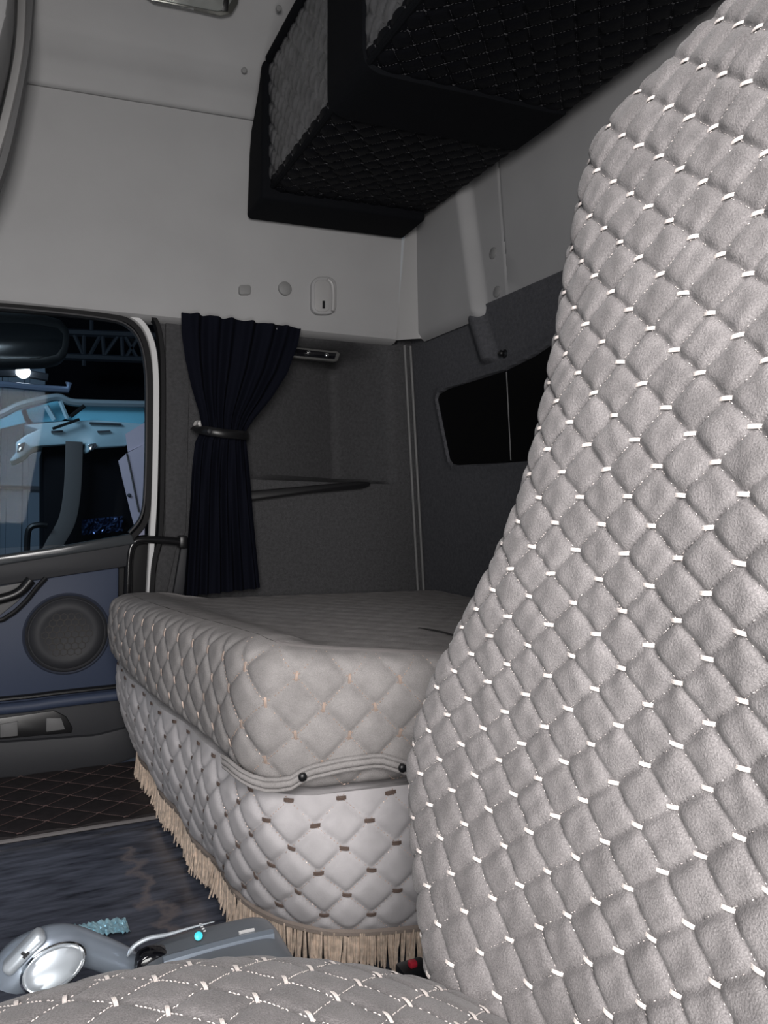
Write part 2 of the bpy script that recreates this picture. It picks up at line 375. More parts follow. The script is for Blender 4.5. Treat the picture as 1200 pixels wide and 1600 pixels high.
# double bead in the corner
for k, nm in enumerate(('trim_corner_bead', 'trim_corner_bead_inner')):
    P = [(1.035+k*.022+.07*t, 1.992-.0*k, 1.168-.80*t) for t in np.linspace(0, 1, 12)]
    P = [(xrear(z)-.030+k*.020, 1.990, z) for x, y, z in P]
    o = obj(nm, tube(P, .0042), TRIMGREY); tag(o, ('outer' if k == 0 else 'inner')+' grey bead running down the rear corner of the carpet walls', 'trim', kind='structure')
# black lip under the panels
o = obj('trim_lip', tube([(x, 1.985, 1.146+.03*x) for x in np.linspace(XF, 1.0, 20)], .008), RUBBER); tag(o, 'thin black seal line under the grey side panel', 'trim', kind='structure')
# pillar trims
o = obj('trim_pillar', prism(YL([(259, 480), (290, 484), (296, 600), (291, 830), (275, 860), (258, 940), (235, 940), (246, 880), (258, 830)], 1.992), (0, .02, 0), .003), CARPET); tag(o, 'dark carpeted pillar strip between door frame and curtain', 'trim', kind='structure')
o = obj('trim_pillar_lower', prism(YL([(284, 850), (297, 850), (285, 945), (268, 945)], 1.975), (0, .02, 0), .003), GREYPL); tag(o, 'narrow charcoal pillar strip below the grab handle', 'trim', kind='structure')
o = obj('trim_roof_joint', band(cat(YL([(452, -60), (430, 0), (398, 70), (372, 135)], 1.78), 8), .0035, 1.80, .012), PANEL_GLOSS)
bpy.data.objects.remove(o)
V = []
for px, py, yy in ((462, -60, 1.74), (430, 0, 1.795), (398, 65, 1.838), (381, 100, 1.862), (370, 125, 1.880)):
    p = Y(px, py, yy-.004); V += [p+np.array([-.004, .012, 0]), p+np.array([-.002, 0, 0]), p+np.array([.04, 0, .004]), p+np.array([.044, .014, .004])]
o = obj('trim_roof_joint', (V, gridF(5, 4)), PANEL_GLOSS); tag(o, 'slanting grey joint strip from roof cove down to the black overhead bunk', 'trim', kind='structure')

# door and its window
door = thing('door_1', (-.2, 1.99, .04), 'passenger door with slate blue panel, round speaker and black framed window', 'door', kind='structure')
PXM = .00166
def bpath(px, n=8): return cat(YL(px, 1.98), n)
obj('window_glass', prism(YL([(-420, 470), (160, 485), (228, 505), (240, 560), (238, 800), (205, 845), (-420, 880)], 1.995), (0, .004, 0)), GLASS, door, False)
obj('aperture_seal', band(bpath([(-420, 448), (-60, 467), (100, 478), (205, 487), (238, 496), (250, 530), (254, 600), (253, 720), (250, 830), (240, 880), (235, 950)]), 4.2*PXM, 1.982, .014), RUBBER, door)
obj('painted_flange', band(bpath([(-420, 453), (-60, 471), (60, 479), (170, 488), (212, 498), (233, 525), (242, 570), (243, 650), (241, 760), (238, 830), (231, 950)]), [1*PXM, 1.3*PXM, 2.2*PXM, 5*PXM, 5.5*PXM, 6*PXM, 5.5*PXM, 4*PXM], 1.984, .011), PAINT, door)
obj('window_seal', band(bpath([(-420, 462), (-60, 477), (60, 485), (165, 496), (203, 506), (223, 533), (232, 580), (233, 650), (231, 760), (226, 812), (205, 840)]), 5.2*PXM, 1.978, .014), RUBBER, door)
obj('window_channel', band(bpath([(-420, 466), (-60, 481), (60, 489), (163, 501), (198, 512), (217, 537), (226, 582), (227, 650), (225, 760), (219, 806), (200, 832)]), 1.6*PXM, 1.965, .01), RUBBER_GREY, door)
obj('sill', prism(YL([(-420, 905), (0, 868), (100, 853), (206, 834), (212, 850), (100, 868), (0, 884), (-420, 925)], 1.955), (0, .04, 0), .006, 3), mat('sill_gloss', (.05, .055, .06), .18), door)
obj('upper_panel', prism(YL([(-420, 925), (0, 880), (210, 846), (206, 884), (0, 915), (-420, 955)], 1.962), (0, .03, 0), .004), GREYPL, door)
obj('door_edge', prism(YL([(180, 880), (214, 838), (236, 835), (232, 1010), (182, 1010)], 1.985), (0, .03, 0), .004), RUBBER, door)
obj('door_panel', prism(YL([(-420, 965), (-60, 935), (0, 912), (60, 904), (186, 886), (184, 1092), (0, 1112), (-420, 1150)], 1.97), (0, .03, 0), .006), BLUEPL, door)
obj('panel_groove', tube(cat(YL([(-420, 1128), (0, 1092), (90, 1082), (184, 1072)], 1.972), 6), .011, 10, .6), BLACKPL, door)
obj('panel_lip', tube(cat(YL([(-420, 1142), (0, 1108), (90, 1097), (184, 1086)], 1.965), 6), .014, 10), BLUEPL, door)
arm = obj('armrest_recess', prism(YL([(-420, 955), (0, 916), (48, 908), (30, 938), (0, 962), (-100, 985), (-420, 1000)], 1.964), (0, .02, 0), .003), GREYPL_L, door)
obj('recess_trim', tube(cat(YL([(72, 903), (58, 918), (38, 942), (14, 962), (-20, 972), (-200, 985)], 1.962), 6), .006), BLACKPL, arm)
obj('pull_handle', tube(cat(YL([(48, 906), (30, 925), (0, 936), (-60, 945), (-200, 955)], 1.955), 6), .012, 10), BLACKPL, arm)
obj('lower_panel', prism(YL([(-420, 1152), (0, 1115), (184, 1092), (222, 1090), (222, 1150), (150, 1155), (0, 1165), (-420, 1190)], 1.972), (0, .03, 0), .004), GREYPL, door)
obj('pocket', prism(YL([(-420, 1160), (0, 1122), (85, 1110), (104, 1120), (114, 1138), (112, 1146), (60, 1150), (0, 1156), (-420, 1180)], 1.969), (0, .01, 0), .003), BLACKPL, door)
obj('pocket_divider', prism(YL([(0, 1132), (28, 1127), (28, 1150), (0, 1153)], 1.966), (0, .01, 0), .002), GREYPL_L, door)
obj('pocket_divider', prism(YL([(72, 1122), (96, 1122), (102, 1140), (72, 1144)], 1.966), (0, .01, 0), .002), GREYPL_L, door)
obj('step_panel', prism(YL([(-420, 1188), (0, 1160), (150, 1149), (205, 1135), (222, 1180), (160, 1205), (0, 1222), (-420, 1260)], 1.96), (0, .03, 0), .008), GREYPL, door)
sc = Y(105, 990, 1.968); sp = obj('speaker', lathe(sc, (0, -1, 0), [(.094, -.012), (.094, .002), (.090, .006), (.087, .003), (.086, .003), (.078, .012), (.062, .015), (.058, .013), (0.001, .013)], 56), GREYPL, door)
hx = MB()
for i in range(-6, 7):
    for j in range(-6, 7):
        cx = (i+.5*(j % 2))*.0165; cz = j*.0143
        if hypot(cx, cz) < .052:
            for k in range(6):
                a, b = radians(60*k+30), radians(60*k+90); r = .0088
                hx.add(tube([sc+np.array([cx+r*cos(a), -.0135, cz+r*sin(a)]), sc+np.array([cx+r*cos(b), -.0135, cz+r*sin(b)])], .0010, 4))
obj('grille', hx, mat('grille', (.075, .072, .07), .5), sp, False)
obj('speaker_ring', lathe(sc, (0, -1, 0), [(.100, -.004), (.100, .003), (.097, .005), (.094, .003), (.094, -.004)], 56), mat('speaker_ring', (.03, .036, .055), .4), sp)

# ------------------------------------------------------------------ overhead console at the front edge of the roof
oc = thing('overhead_console', (-.2, 1.4, 1.3), 'curved grey edge of the overhead console in the top left corner', 'console')
pts = YL([(49, -34), (47, 0), (43, 60), (37, 110), (24, 180), (8, 250), (-14, 310), (-60, 380), (-160, 440)], 1.80)
cp = cat(pts, 6)
obj('edge_strip', band(cp, .009, 1.79, .02), GREYPL_L, oc)
obj('edge_pale_strip', band(cat(YL([(35, -34), (34, 0), (32, 60), (26, 110), (11, 180), (-6, 240), (-30, 300), (-80, 365), (-180, 425)], 1.785), 6), .010, 1.775, .012), PANEL_GLOSS, oc)  # paler inner strip of the console edge
body = YL([(26, -30), (24, 0), (22, 60), (14, 120), (-6, 200), (-50, 300)], 1.785)+[(-.45, 1.785, 1.32), (-.8, 1.785, 1.35), (-.8, 1.785, 1.79)]
obj('body', prism(body, (0, -.22, 0), .01), PANEL, oc)

# ------------------------------------------------------------------ roof lamp, plugs, hook
nrm = np.array([0, -.93, -.36]); pc = Y(305, -6, 1.795)
def onc(px, py, off=0): return pl(px, py, pc+nrm*off, nrm)
lamp = thing('roof_lamp', pc, 'rectangular clear roof lamp with chrome edge, at the top edge of the ceiling', 'lamp')
out = [(228, -40), (226, -6), (240, 4), (300, 16), (345, 26), (362, 22), (372, 6), (378, -40)]
obj('frame', prism([onc(a, b, .012) for a, b in out], nrm*-.012, .003), mat('lamp_frame', (.20, .20, .185), .2, metal=.7), lamp)
inn = [(238, -36), (238, -6), (246, -1), (300, 10), (340, 18), (354, 15), (362, 2), (366, -36)]
obj('lens', prism([onc(a, b, .018) for a, b in inn], nrm*-.008, .003), LENS, lamp)
obj('chrome_bar', tube([onc(239, 2, .016), onc(303, 15, .016)], .0022), CHROME, lamp)
obj('clip', prism([onc(a, b, .020) for a, b in ((350, -2), (358, -1), (356, 18), (347, 17))], nrm*-.006, .001), BLACKPL, lamp)
for (px, py, yy), lab in (((436, 13, 1.78), 'small grey screw cap on the roof joint, the upper of two'), ((382, 110, 1.862), 'small grey screw cap on the roof joint, the lower of two beside the overhead bunk')):
    o = obj('screw_cap', lathe(Y(px, py, yy-.014), (0, -1, -.2), [(.007, -.006), (.007, .001), (.005, .003), (.001, .003)], 20), PLUG); tag(o, lab, 'cap', 'roof joint screw caps')
o = obj('plug_cover', prism(YL(rrect(374, 445, 392, 460, 4), 1.942), (0, .014, 0), .001), PLUG); tag(o, 'small rectangular grey plug in the side panel, leftmost of the row above the curtain', 'plug', 'plug covers in the side panel')
o = obj('plug_cover', lathe(Y(445, 451, 1.947), (0, -1, 0), [(.0185, -.012), (.0185, .004), (.016, .006), (.001, .006)], 32), PLUG); tag(o, 'round grey plug in the side panel, between rectangular plug and coat hook', 'plug', 'plug covers in the side panel')
hk = thing('coat_hook', Y(507, 462, 1.947), 'grey rounded folding coat hook on the side panel above the reading lamp', 'hook')
obj('housing', prism(YL(rrect(487, 432, 526, 491, 14), 1.938), (0, .02, 0), .004, 3), PANEL, hk)
obj('recess_plate', prism(YL(rrect(492, 437, 516, 487, 9), 1.9355), (0, .006, 0), .002), PANEL_GLOSS, hk)
obj('hook_arm', tube(cat(YL([(512, 436), (519, 444), (521, 462), (520, 486)], 1.932), 5), .0055), PANEL_GLOSS, hk)
obj('slot', prism(YL([(504, 470), (508, 470), (508, 482), (504, 482)], 1.934), (0, .003, 0)), BLACKPL, hk, False)
for (px, py), lab in (((768, 395), 'oval grey plug on the rear panel, the upper of two'), ((772, 455), 'oval grey plug on the rear panel, the lower of two just above the carpet')):
    p = X(px, py, 1.050); p[0] = 1.062-.04*(p[2]-1.17)
    o = obj('panel_plug', lathe(p, (-1, 0, 0), [(.014, -.010), (.014, .003), (.011, .005), (.001, .005)], 28), PLUG); tag(o, lab, 'plug', 'rear panel plugs')
p = X(783, 552, 1.058)
kn = obj('blind_knob', lathe(p+np.array([.016, 0, 0]), (-1, 0, 0), [(.010, 0), (.011, .006), (.006, .010), (.008, .018), (.006, .022), (.001, .023)], 24), BLACKPL); tag(kn, 'small black round knob on the rear wall above the dark window', 'knob')

# reading lamp
rl = thing('reading_lamp', Y(500, 553, 2.0), 'slim black reading lamp with two small bright spots, under the grey panel', 'lamp')
obj('housing', prism(YL([(452, 541), (528, 549), (532, 553), (528, 564), (522, 565), (452, 558)], 1.992), (0, .02, 0), .003), mat('lamp_bezel', (.09, .09, .088), .3), rl)
obj('face', prism(YL([(454, 544), (526, 552), (523, 561), (454, 555)], 1.990), (0, .01, 0), .001), GLOSSBLK, rl)
for px, py in ((482, 551), (511, 555)): obj('spot', lathe(Y(px, py, 1.9885), (0, -1, 0), [(.006, -.004), (.006, .001), (.004, .003), (.001, .0035)], 20), CHROME, rl)
# pocket edge strip
st = obj('pocket_strip', prism(YL([(352, 774), (392, 767), (560, 752), (579, 753), (580, 758), (568, 763), (480, 771), (392, 783), (352, 788)], 1.972), (0, .06, 0), .005), BLACKPL); tag(st, 'tapered black strip along the lower edge of the side wall pocket', 'shelf strip')

# ------------------------------------------------------------------ curtain
cu = thing('curtain', Y(345, 920, 1.94), 'dark navy curtain gathered by a tieback beside the door', 'curtain')
Lp = np.array([(283, 489), (284, 520), (290, 560), (300, 605), (312, 645), (317, 670), (306, 690), (300, 730), (296, 790), (291, 850), (285, 932)], float)
Rp = np.array([(469, 514), (463, 540), (446, 585), (420, 625), (395, 655), (384, 673), (384, 690), (388, 740), (392, 790), (398, 850), (405, 918)], float)
def cloth(yoff, amp, n=90, rows=80):
    V = []
    for t in np.linspace(0, 1, rows):
        i = t*(len(Lp)-1); a = np.array([np.interp(i, range(len(Lp)), Lp[:, c]) for c in (0, 1)]); b = np.array([np.interp(i, range(len(Rp)), Rp[:, c]) for c in (0, 1)])
        cin = exp(-((t-.55)/.12)**2)
        for s in np.linspace(0, 1, n):
            q = a*(1-s)+b*s; sag = 6*np.sin(pi*s)*(t > .95)
            am = amp*(1-.55*cin); y = yoff+am*(np.sin(2*pi*s*6.5+1.2*np.sin(4*t))+.5*np.sin(2*pi*s*11+2+2*t))-.035*cin*np.sin(pi*s)-.012*(1-cin)
            V.append(Y(q[0], q[1]+sag*0, 1.935)*np.array([1, 0, 1])+np.array([0, y, 0]))
    return np.array(V), gridF(rows, n)
A = cloth(1.935, .010); B = (A[0]+np.array([0, .006, 0]), A[1])
obj('drape', MB().add(A).add(B), CURTAIN, cu, True, 80)
P = cat([Y(303, 668, 1.97), Y(318, 672, 1.905), Y(350, 677, 1.885), Y(382, 680, 1.905), Y(388, 681, 1.96)], 8)
tb = obj('tieback', tube(P, .0115, 8, .35, up=(0, 1, 0)), BLACKPL, cu)
P = np.array(P); V, F = tube(P, .0115, 8, 1., up=(0, 0, 1))
obj('tieback_button', lathe(Y(327, 674, 1.886), (0, -1, 0), [(.006, 0), (.006, .004), (.003, .006), (.001, .006)], 16), GREYPL, tb)
ch = obj('curtain_hook', lathe(Y(309, 664, 1.99), (0, -1, 0), [(.012, -.004), (.012, .004), (.006, .008), (.005, .03), (.009, .034), (.008, .040), (.001, .042)], 20), mat('hook_pale', (.40, .39, .38), .4)); tag(ch, 'small pale round hook holding the curtain tieback', 'hook')
rail = thing('curtain_rail', (.5, 1.965, 1.14), 'thin dark curtain rail with little pale gliders under the side panel', 'rail')
obj('track', tube([(x, 1.955, 1.147+.03*x) for x in np.linspace(.37, .655, 8)], .005), BLACKPL, rail)
for px in (322, 345, 383, 402, 434, 452):
    p = Y(px, 497+(px-290)*.118, 1.940); obj('glider', rbox(p, (.010, .006, .006), .002), mat('glider', (.22, .22, .22), .3) if px == 322 else bpy.data.materials['glider'], rail)

# grab handle
gh = thing('grab_handle', (.25, 1.94, .40), 'black tubular grab handle curving to the pillar at the bunk end', 'handle')
P = cat([(.235, 1.970, .33), (.2385, 1.970, .45), (.2400, 1.970, .53), (.2485, 1.970, .566), (.272, 1.970, .578), (.33, 1.970, .576), (.372, 1.970, .572)], 8)
obj('tube', tube(P, .0105, 12), mat('handle_gloss', (.010, .010, .011), .18), gh)
obj('mount', rbox((.374, 1.978, .572), (.022, .040, .034), .006), BLACKPL, gh)

# ------------------------------------------------------------------ lower bunk: base with skirt, mattress
def arcpath(pts, step):
    P = cat([(a, b, 0) for a, b in pts], 24)[:, :2]; s = np.concatenate([[0], np.cumsum(np.hypot(*np.diff(P, axis=0).T))]); n = int(s[-1]/step)
    t = np.linspace(0, s[-1], n); return np.stack([np.interp(t, s, P[:, 0]), np.interp(t, s, P[:, 1])], 1), t
MP = [(.26, 1.905), (.222, 1.885), (.197, 1.82), (.205, 1.65), (.232, 1.42), (.266, 1.18), (.277, 1.07), (.289, 1.005), (.325, .965), (.43, .938), (.56, .915), (.80, .885), (1.09, .87)]
SP = [(.30, 1.905), (.265, 1.895), (.262, 1.80), (.270, 1.60), (.285, 1.38), (.297, 1.18), (.307, 1.08), (.335, 1.005), (.395, .955), (.50, .928), (.62, .912), (.82, .885), (1.09, .87)]
mp, mu = arcpath(MP, .0045)
def nrm2(P):
    T = np.gradient(P, axis=0); T /= np.linalg.norm(T, axis=1)[:, None]; return np.stack([T[:, 1], -T[:, 0]], 1)   # to the right of travel
# travel goes from side wall towards the camera then to the rear: outward is on the right-hand side = (ty,-tx)... checked below
mn = nrm2(mp)
if mn[len(mn)//4][0] > 0: mn = -mn
ucorner = mu[np.argmin(np.hypot(mp[:, 0]-.289, mp[:, 1]-1.005))]
def seam_z(u): return np.interp(u, [0, .12, ucorner-.45, ucorner-.1, ucorner+.03, ucorner+.10, ucorner+.25, ucorner+.9], [.312, .312, .296, .292, .281, .274, .279, .285])
def top_z(u): return np.interp(u, [0, .10, ucorner-.3, ucorner-.03, ucorner+.12, ucorner+.30, ucorner+.9], [.452, .456, .468, .478, .464, .450, .446])
rows = 60; VV = np.linspace(0, 1, rows)
def wall_surf(P, N, U, zb, zt, bulge, rtop, rbot, extra=None):
    G = np.zeros((rows, len(U), 3))
    for j, t in enumerate(VV):
        zz = zb+(zt-zb)*t; off = bulge*np.sin(pi*t)**.7
        h = (zt-zb)*(1-t); off = off-np.where(h < rtop, rtop-np.sqrt(np.maximum(rtop**2-(rtop-h)**2, 0)), 0)
        h = (zt-zb)*t; off = off-np.where(h < rbot, rbot-np.sqrt(np.maximum(rbot**2-(rbot-h)**2, 0)), 0)
        if extra is not None: off = off+extra(U, t)
        G[j, :, 0] = P[:, 0]+N[:, 0]*off; G[j, :, 1] = P[:, 1]+N[:, 1]*off; G[j, :, 2] = zz
    return G
zb, zt = seam_z(mu), top_z(mu)
G = wall_surf(mp, mn, mu, zb, zt, .014, .030, .018)
Um = np.tile(mu-ucorner, (rows, 1)); ms = Surf(G, Um, np.linspace(0, .19, rows))
Nn = ms.normals(); sgn = 1 if (Nn[rows//2, len(mu)//4, 0] < 0) else -1
msk = np.clip(np.minimum(VV, 1-VV)*8, 0, 1)[:, None]*np.ones((1, len(mu)))
Q = ms.quilt(.072, .078, .0065, sgn, msk)
mattress = thing('bunk_mattress', (.65, 1.45, .26), 'grey velvet quilted mattress lying on the lower bunk base', 'mattress')
# top: from the rounded rim across to the rear wall
nt = 70; Gt = np.zeros((nt, len(mu), 3))
for k, t in enumerate(np.linspace(0, 1, nt)):
    a = Q[-1]; xr = 1.088
    x = a[:, 0]*(1-t)+xr*t; y = a[:, 1]; ins = (x-a[:, 0]); z = a[:, 2]*1.0
    target = .432
    z = a[:, 2]+(target-a[:, 2])*sstep(ins, .015, .17)
    Gt[k, :, 0] = x; Gt[k, :, 1] = y; Gt[k, :, 2] = z
xx, yy = Gt[:, :, 0], Gt[:, :, 1]; rim = np.minimum(np.minimum((xx-mp[None, :, 0])*12, 1), 1)
Gt[:, :, 2] += .0016*pillow(xx, yy, .072, .078)*np.clip(rim, 0, 1)
mb = MB().add((Q.reshape(-1, 3), gridF(rows, len(mu)))).add((Gt.reshape(-1, 3), gridF(nt, len(mu))))
bot = np.concatenate([Q[0], np.stack([np.full(len(mu), 1.088), Q[0][:, 1], Q[0][:, 2]], 1)]); mb.add((bot, gridF(2, len(mu))))
def vis(p): return p[1] < 1.92 and p[0] < .80
bars, dots = ms.stitches('v', .0145, .0024, vis, dash=9, dkeep=lambda p: p[1] < 1.06, dskip=.2, dlen=.0028, dw=.0008)
side = lambda: None
cover = obj('cover', mb, VELVET_BUNK, mattress, True, 70, ((bars, THREAD_TAN), (dots, THREAD_TAN)))
# piping along the top of the side face and a slit in the top
P = np.array([Q[-1][i] for i in range(len(mu)) if ucorner+.02 < mu[i] < ucorner+.75])+np.array([0, 0, .001])
obj('top_piping', tube(P[::4], .003, 6), mat('piping', (.14, .13, .128), .8), cover)
P = [(.70+.02*t, 1.27-.13*t, .4325+.003*sin(pi*t)) for t in np.linspace(0, 1, 12)]
obj('fold', tube(P, .0035, 6, .5), mat('slit', (.02, .019, .019), .9), cover)

base = thing('lower_bunk', (.65, 1.45, 0), 'lower bunk base draped in grey quilted skirt with tan fringe', 'bunk')
sp_, su = arcpath(SP, .0045); n = len(mu)
ss = np.linspace(0, 1, n); s2 = np.stack([np.interp(ss*su[-1], su, sp_[:, 0]), np.interp(ss*su[-1], su, sp_[:, 1])], 1)
def sk_top(u): return seam_z(u)-.008
ztop = sk_top(mu); zbot = np.interp(mu-ucorner, [-1, -.7, -.3, -.05, .1, .25, .8], [.068, .066, .066, .078, .070, .062, .062])
G = np.zeros((rows, n, 3)); sn = nrm2(s2)
if sn[n//4][0] > 0: sn = -sn
for j, t in enumerate(VV):
    w = t**1.3; P = s2*(1-w)+(mp-mn*.004)*w; off = .016*np.sin(pi*t)
    G[j, :, 0] = P[:, 0]+sn[:, 0]*off; G[j, :, 1] = P[:, 1]+sn[:, 1]*off; G[j, :, 2] = zbot+(ztop-zbot)*t
G[:, :, 0] += .004*np.sin(Um*26+VV[:, None]*3)
sks = Surf(G, Um, np.linspace(0, .205, rows)); Nn = sks.normals(); sgn = 1 if Nn[rows//2, n//4, 0] < 0 else -1
Q2 = sks.quilt(.068, .066, .0085, sgn, np.clip(np.minimum(VV*10, (1-VV)*6), 0, 1)[:, None]*np.ones((1, n)))
mb = MB().add((Q2.reshape(-1, 3), gridF(rows, n)))
inn_ = np.stack([np.full(n, 1.088), Q2[-1][:, 1], np.minimum(Q2[-1][:, 2], .266)-.006], 1); mb.add((np.concatenate([Q2[-1], inn_]), gridF(2, n)))
bars, dots = sks.stitches('u', .0150, .0030, vis, dash=8, dkeep=lambda p: p[1] < 1.10, dskip=.25, lift=.0022, dw=.0007)
skirt = obj('skirt', mb, SATIN, base, True, 70, ((bars, THREAD_BROWN), (dots, THREAD_TAN)))
obj('platform', rbox((.72, 1.42, .12), (.70, .88, .24), .01), GREYPL, base)
# flap with folds and two snap buttons
fu, fz = [], []
for q in (Y(386, 1188, 1.02)+np.array([-.012, 0, 0]), Y(396, 1216, .975), Y(418, 1231, .945), Y(452, 1232, .920), Y(484, 1219, .905), Y(540, 1205, .897), Y(600, 1194, .892), (.56, .888, .276), (.70, .872, .282), (.90, .857, .285)):
    fu.append(mu[np.argmin(np.hypot(mp[:, 0]-q[0], mp[:, 1]-q[1]))]); fz.append(q[2])
ku = [k for k in range(0, n, 3) if fu[0]-.02 < mu[k] < fu[-1]]
def fpath(off, dz): return np.array([[*(mp[k]+mn[k]*off), np.interp(mu[k], fu, fz)+dz] for k in ku])
P = fpath(.024, 0)
fl_ = obj('flap', MB().add(tube(P, .0050, 10)).add(tube(fpath(.0265, .0075), .0030, 8)).add(tube(fpath(.025, -.0075), .0026, 8)), VELVET_BUNK, base)
for px, py in ((484, 1217), (626, 1190)):
    q = P[np.argmin([hypot(prj(p)[0]-px, prj(p)[1]-py) for p in P])]+np.array([-.002, -.006, 0])
    obj('snap_button', lathe(q, (-.2, -1, 0), [(.0058, -.006), (.0058, .002), (.004, .004), (.001, .0045)], 20), BLACKPL, fl_)
# fringe
fr = MB(); hd = []
L2 = s2; 
for k in range(int(su[-1]/.0030)):
    t = k*.0030/su[-1]
    if t > .95: break
    i = t*(n-1); i0 = int(i); p = Q2[0][i0]*(1-(i-i0))+Q2[0][min(i0+1, n-1)]*(i-i0); nn = np.array([sn[i0][0], sn[i0][1], 0])
    tz = p[2]+.004; le = min(random.uniform(.042, .056), tz-.004); sw = np.array([random.gauss(0, .0022), random.gauss(0, .0022), 0]); o_ = nn*random.uniform(.002, .007)
    for _ in range(2):
        o2 = o_+nn*random.uniform(-.003, .003)
        P = [p+o2+np.array([0, 0, .004]), p+o2+sw*.4-np.array([0, 0, le*.35]), p+o2+sw-np.array([0, 0, le*.7]), p+o2+sw*1.6-np.array([0, 0, le*random.uniform(.9, 1.03)])]
        fr.add(tube(P, [.0013, .0016, .0017, .0012], 5)); sw = sw+np.array([random.gauss(0, .0015), random.gauss(0, .0015), 0])
obj('fringe', fr, FRINGE, base)
P = np.array([Q2[0][i]+np.array([sn[i][0], sn[i][1], 0])*.005+np.array([0, 0, .003]) for i in range(0, n, 3)])
obj('fringe_braid', tube(P, .0042, 6, 1.2), mat('braid', (.26, .215, .185), .8, bump=.5, bscale=300), base)

# ------------------------------------------------------------------ upper bunk
ub = thing('overhead_bunk', (.8, 1.0, 1.46), 'black quilted overhead bunk folded along the rear wall under the roof', 'bunk')
pp = cat([(.998, 1.56), (.994, 1.512), (.975, 1.495), (.80, 1.482), (.60, 1.466), (.558, 1.467), (.543, 1.48), (.540, 1.53), (.538, 1.66), (.536, 1.755), (.545, 1.785), (.58, 1.80), (.8, 1.815), (.985, 1.83)], 6)
s = np.concatenate([[0], np.cumsum(np.hypot(*np.diff(pp[:, :2], axis=0).T))]); tt = np.linspace(0, s[-1], 230)
px_, pz_ = np.interp(tt, s, pp[:, 0]), np.interp(tt, s, pp[:, 1]); yv = np.linspace(-.03, 1.80, 370)
G = np.stack([np.tile(px_, (len(yv), 1)), np.tile(yv[:, None], (1, len(tt))), np.tile(pz_, (len(yv), 1))], 2)
us = Surf(G, np.tile(tt, (len(yv), 1)), yv); Nn = us.normals(); sgn = 1 if Nn[100, 60, 2] < 0 else -1
Q3 = us.quilt(.052, .056, .0055, sgn)
k0 = int(np.argmin(np.hypot(px_-.540, pz_-1.49))); k1 = int(np.argmin(np.hypot(px_-.545, pz_-1.785)))
bars, dots = us.stitches('u', .006, .0014, lambda p: p[1] > .7 and p[2] < 1.50, dash=5, dlen=.004, dw=.0005, dskip=.1, every=.8)
a, b = Q3[:, :k0+1], Q3[:, k1:]
mb = MB().add((a.reshape(-1, 3), gridF(len(yv), a.shape[1]))).add((b.reshape(-1, 3), gridF(len(yv), b.shape[1])))
GT = mat('grey_thread', (.055, .055, .06), .5)
cov = obj('quilted_cover', mb, VINYL, ub, True, 70, ((bars, GT), (dots, GT)))
c = Q3[:, k0:k1+1]; obj('front_panel', (c.reshape(-1, 3), gridF(len(yv), c.shape[1])), VINYL_LIT, ub, True, 70)
def slab_yz(pts, x0, x1, r):
    V, F = prism([(x0, y, z) for y, z in pts], (x1-x0, 0, 0), r, 3); low = V[:, 2] < 1.6
    V[low, 2] += .030*(V[low, 0]-x0)/(x1-x0); return V, F
obj('end_bolster', slab_yz([(1.925, 1.430), (1.912, 1.60), (1.898, 1.655), (1.868, 1.690), (1.835, 1.735), (1.815, 1.782), (1.79, 1.79), (1.785, 1.437)], .516, .985, .012), BLACKCLOTH, ub)
ii = [i for i in range(len(tt)) if px_[i] < .99]; Vs = []
for yy in (1.205, 1.21, 1.38, 1.385):
    for i in ii:
        nv = us.N[100, i]; Vs.append(np.array([px_[i], yy, pz_[i]])+nv*(.010 if 1.206 < yy < 1.384 else .004))
obj('strap', (Vs, gridF(4, len(ii))), BLACKCLOTH, ub)
obj('top_edge_piping', tube([(.533, y, 1.788) for y in np.linspace(-.03, 1.79, 30)], .012, 10), BLACKCLOTH, ub)
obj('bottom_edge_piping', tube([(.545, y, 1.470) for y in np.linspace(-.03, 1.79, 30)], .007, 8), BLACKCLOTH, ub)

# ------------------------------------------------------------------ floor mat, gear selector, small things on the floor
gx, gy = np.linspace(-.55, .40, 240), np.linspace(1.605, 1.955, 100)
G = np.stack([np.tile(gx, (len(gy), 1)), np.tile(gy[:, None], (1, len(gx))), np.full((len(gy), len(gx)), .012)], 2)
fs = Surf(G, np.tile(gx, (len(gy), 1)), gy); Qf = fs.quilt(.10, .085, .004, 1)
mt = thing('floor_mat', (-.08, 1.78, .001), 'dark quilted floor mat with reddish diamond stitching below the door', 'mat')
mb = MB().add((Qf.reshape(-1, 3), gridF(len(gy), len(gx)))).add((np.concatenate([Qf[0], Qf[0]*[1, 1, 0]+[0, 0, .001]]), gridF(2, len(gx))))
b_, d_ = fs.stitches('u', .010, .002, lambda p: True, dash=12, dlen=.004, dw=.0009)
fm = obj('pad', mb, MATM, mt, True, 40, ((b_, MATLINE), (d_, MATLINE)))
obj('binding', tube([(x, 1.600, .008) for x in np.linspace(-.55, .40, 12)], .004, 6), mat('binding', (.16, .15, .15), .5), mt)
gs = thing('gear_selector', (.11, .80, 0), 'silver grey gear selector lever and console on the floor beside the seat', 'gear selector')
